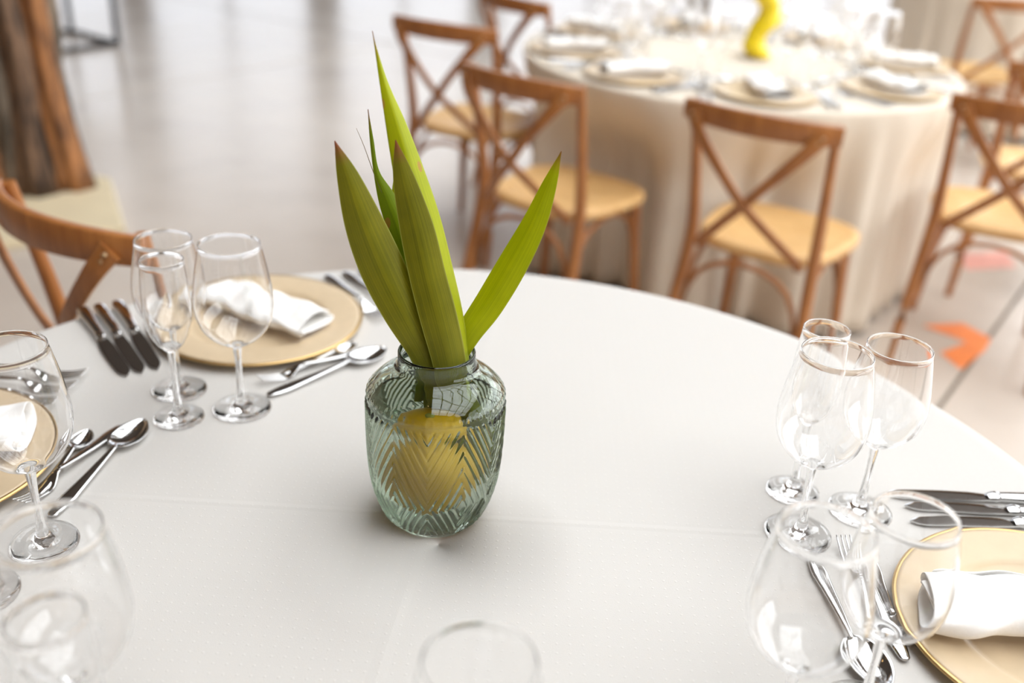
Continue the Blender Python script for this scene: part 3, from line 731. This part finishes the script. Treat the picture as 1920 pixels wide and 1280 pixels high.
# ------------------------------------------------------------------ leaves
def leaf(name, pts, mat, label, yaw=0.0, fold=0.28, cat='leaf', group='cut strap leaves in the vase'):
    C = catmull(pts, 6); n = len(C); nv = 12
    nrm0 = Vector((math.sin(yaw), -math.cos(yaw), 0.35)).normalized()
    v = []; f = []; uv = []
    L = [0.0]
    for i in range(1, n): L.append(L[-1]+(Vector(C[i][:3])-Vector(C[i-1][:3])).length)
    for layer in (0, 1):
        for i in range(n):
            p = Vector(C[i][:3]); tn = (Vector(C[min(i+1, n-1)][:3])-Vector(C[max(i-1, 0)][:3])).normalized()
            sd = tn.cross(nrm0).normalized(); nn = sd.cross(tn).normalized()
            w = max(C[i][3], 0.0004)
            for j in range(nv+1):
                s = j/nv*2-1
                hgt = fold*w*(abs(s)**1.4-0.45)
                th = 0.0011*(1-0.7*s*s)*min(1, w/0.006)
                v.append(p + sd*(w*s) + nn*(-hgt if layer == 0 else -hgt-th)); uv.append((j/nv, L[i]/L[-1]))
    N = n*(nv+1)
    for i in range(n-1):
        for j in range(nv):
            a = i*(nv+1)+j; f.append((a, a+nv+1, a+nv+2, a+1)); f.append((N+a, N+a+1, N+a+nv+2, N+a+nv+1))
        for j in (0, nv):
            a = i*(nv+1)+j; q = (a, N+a, N+a+nv+1, a+nv+1); f.append(q if j == 0 else q[::-1])
    for i in (0, n-1):
        for j in range(nv):
            a = i*(nv+1)+j; q = (a, a+1, N+a+1, N+a); f.append(q if i == 0 else q[::-1])
    o = obj(name, v, f, mat, None, True, uv); tag(o, label, cat, group); sharp(o, 60)
    return o
leaf('strap_leaf', [(-0.1088, 0.0542, 1.1650, 0.0003), (-0.0975, 0.0542, 1.1319, 0.0103), (-0.0826, 0.0542, 1.0851, 0.0187), (-0.0649, 0.0542, 1.0392, 0.0222), (-0.0438, 0.0492, 0.9967, 0.0205), (-0.0215, 0.0450, 0.9528, 0.0150), (-0.0112, 0.0480, 0.9196, 0.0130), (-0.006, 0.066, 0.870, 0.012), (-0.004, 0.090, 0.800, 0.009)],
     'leaf_dark', 'broad olive green leaf leaning left with a red tip', 0.15)
leaf('strap_leaf', [(-0.0775, 0.0842, 1.2600, 0.0002), (-0.0742, 0.0842, 1.2440, 0.0012), (-0.0662, 0.0842, 1.2116, 0.0046), (-0.0532, 0.0842, 1.1696, 0.0114), (-0.0402, 0.0792, 1.1275, 0.0167), (-0.0273, 0.0742, 1.0812, 0.0216), (-0.0151, 0.0642, 1.0353, 0.0233), (-0.0033, 0.0542, 0.9940, 0.0230), (0.0071, 0.0462, 0.9529, 0.0205), (0.0107, 0.0480, 0.9210, 0.0180), (0.022, 0.068, 0.870, 0.015), (0.041, 0.088, 0.800, 0.010)],
     'leaf_light', 'tallest green leaf rising to a thin red point', 0.55, 0.5)
leaf('strap_leaf', [(-0.0545, 0.0690, 1.1650, 0.0003), (-0.0470, 0.0690, 1.1300, 0.0100), (-0.0335, 0.0640, 1.0812, 0.0165), (-0.0211, 0.0540, 1.0353, 0.0180), (-0.0083, 0.0440, 0.9940, 0.0185), (0.0031, 0.0370, 0.9529, 0.0170), (0.0067, 0.0380, 0.9210, 0.0150), (0.014, 0.060, 0.870, 0.012), (0.018, 0.088, 0.800, 0.009)],
     'leaf_dark', 'upright olive leaf in front of the tallest leaf', 0.1, 0.25)
leaf('strap_leaf', [(-0.0855, 0.1042, 1.1831, 0.0002), (-0.0822, 0.1042, 1.1535, 0.0019), (-0.0778, 0.1042, 1.1216, 0.0030), (-0.0668, 0.1042, 1.0931, 0.0092), (-0.0528, 0.0992, 1.0589, 0.012), (-0.0338, 0.0902, 0.9974, 0.0115), (-0.0198, 0.0742, 0.9341, 0.0100), (-0.018, 0.085, 0.870, 0.009), (-0.020, 0.098, 0.800, 0.007)],
     'leaf_mid', 'thin green leaf with a hair-fine tip between the broad leaves', 0.3)
leaf('strap_leaf', [(-0.0560, 0.1142, 1.1320, 0.0002), (-0.0590, 0.1142, 1.1041, 0.0049), (-0.0552, 0.1092, 1.0665, 0.0077), (-0.0365, 0.0942, 0.9912, 0.0085), (-0.0160, 0.0762, 0.9343, 0.0070), (-0.004, 0.092, 0.870, 0.007), (0.006, 0.104, 0.800, 0.006)],
     'leaf_light', 'short bright leaf half hidden behind the tallest leaf', -0.2)
leaf('strap_leaf', [(0.1016, 0.0842, 1.1590, 0.0002), (0.0924, 0.0842, 1.1259, 0.0074), (0.0795, 0.0842, 1.0841, 0.0128), (0.0608, 0.0792, 1.0424, 0.0158), (0.0388, 0.0742, 0.9992, 0.0158), (0.0203, 0.0662, 0.9697, 0.0135), (0.0086, 0.0640, 0.9402, 0.0105), (-0.006, 0.074, 0.890, 0.009), (-0.022, 0.086, 0.820, 0.007)],
     'leaf_light', 'bright green leaf leaning out to the right on its own', -0.35, 0.3)
leaf('strap_leaf', [(-0.0505, 0.0842, 1.0000, 0.0003), (-0.0460, 0.0822, 0.9706, 0.0035), (-0.0380, 0.0742, 0.9451, 0.0065), (-0.0270, 0.0702, 0.9200, 0.0075), (-0.030, 0.080, 0.860, 0.006)],
     'leaf_mid', 'small dark leaf stub at the left of the vase mouth', 0.5)
o = MB().tube(catmull([(-0.0971, 0.1042, 1.1642), (-0.0896, 0.1042, 1.1462), (-0.0794, 0.1038, 1.1172), (-0.0700, 0.1035, 1.095)], 4), [0.0002+0.00003*i for i in range(13)], 6).build('leaf_fibre', 'husk')
tag(o, 'hair-thin dry fibre curling beside the thin leaf', 'fibre')

# ------------------------------------------------------------------ far left: driftwood, plinth, steel frame
pl = MB(); pts = [(-2.75, 2.95), (-2.05, 2.25), (-1.40, 2.66), (-1.66, 3.20), (-2.45, 3.45)]
cx = sum(p[0] for p in pts)/5; cyy = sum(p[1] for p in pts)/5
def pring(k, z): return [(cx+(x-cx)*k, cyy+(y-cyy)*k, z) for x, y in pts]
o = pl.rings([pring(0.99, 0.0), pring(1.0, 0.006), pring(1.0, 0.028), pring(0.985, 0.034)]).build('display_base', 'plinth', None, False)
tag(o, 'low cream board on the floor under the driftwood trunks', 'board')
dw = thing('driftwood_bundle', 'bundle of twisted brown driftwood trunks standing at the left edge', 'driftwood', (-2.0, 3.05, 0.034), 0)
r2 = random.Random(21)
def trunk(x, y, r, lean, seed, mat, H=2.1):
    q = random.Random(seed); rs = []; n = 26
    for i in range(29):
        u = i/28; z = H*u
        px = x+lean*math.sin(u*2.2)+0.035*math.sin(u*7+seed)+0.02*math.sin(u*15+2*seed); py = y+0.03*math.sin(u*6+seed*1.7)
        rr = r*(1.25-0.45*u+0.45*math.exp(-u*14))
        rs.append([(px+rr*(1+0.16*math.sin(3*a+seed+u*5)+0.08*math.sin(7*a+u*9+seed))*math.cos(a), py+rr*(1+0.16*math.cos(3*a+seed+u*5)+0.08*math.sin(5*a+u*7))*math.sin(a), z) for a in [2*PI*j/n for j in range(n)]])
    MB().rings(rs).build('trunk', mat, dw)
for x, y, r, ln, s, m in ((0.205, -0.03, 0.040, 0.02, 1, 'bark2'), (0.115, -0.07, 0.046, 0.08, 2, 'bark'), (0.045, -0.10, 0.034, 0.10, 9, 'bark3'), (-0.035, -0.09, 0.046, 0.07, 3, 'bark2'), (-0.125, -0.08, 0.040, 0.10, 10, 'bark'),
                          (-0.21, -0.06, 0.050, 0.07, 4, 'bark2'), (0.14, 0.06, 0.042, 0.06, 5, 'bark3'), (0.03, 0.06, 0.05, 0.09, 6, 'bark'), (-0.08, 0.07, 0.05, 0.08, 7, 'bark'), (0.275, 0.0, 0.016, -0.06, 8, 'bark3'), (-0.30, 0.0, 0.05, 0.08, 11, 'bark')):
    trunk(x, y, r, ln, s, m)
st = thing('steel_stool', 'black square-framed steel stool standing far off at the top left', 'stool', (-3.055, 5.915, 0), R(-36))
q = 0.275; b = 0.014
for sx in (-1, 1):
    for sy in (-1, 1): MB().box(sx*q-b, sx*q+b, sy*q-b, sy*q+b, 0.0, 0.72).build('leg', 'black', st, False)
    MB().box(sx*q-b, sx*q+b, -q+b, q-b, 0.0, 2*b).build('floor_bar', 'black', st, False)
    MB().box(-q+b, q-b, sx*q-b, sx*q+b, 0.0, 2*b).build('floor_bar', 'black', st, False)
MB().box(-q-0.02, q+0.02, -q-0.02, q+0.02, 0.72, 0.76).build('seat', 'table_wood', st, False)

# ------------------------------------------------------------------ festoon bulbs under the roof
for k, (y, n) in enumerate(((-1.2, 9), (2.4, 9))):
    fe = thing('festoon_string', ['string of warm bulbs hung above the foreground table', 'string of warm bulbs hung above the second table'][k], 'string lights', (0, y, 4.6), 0, 'festoon strings under the roof')
    pts = [(-9+16*i/32, 0, 0.45*(i/16-1)**2) for i in range(33)]
    MB().tube(pts, 0.006, 6).build('cable', 'black', fe)
    for i in range(n):
        x = -6+11*i/(n-1); z = 0.45*((x+9)/8-1)**2
        s = MB().lathe([(0.004, 0.0), (0.014, -0.002), (0.016, -0.035), (0.013, -0.04)], 12).build('socket', 'black', fe); s.location = (x, 0, z-0.004)
        bb = MB().lathe([(0.012, -0.04), (0.02, -0.055), (0.03, -0.08), (0.028, -0.10), (0.015, -0.117), (0.001, -0.121)], 16).build('bulb', 'bulb', s)
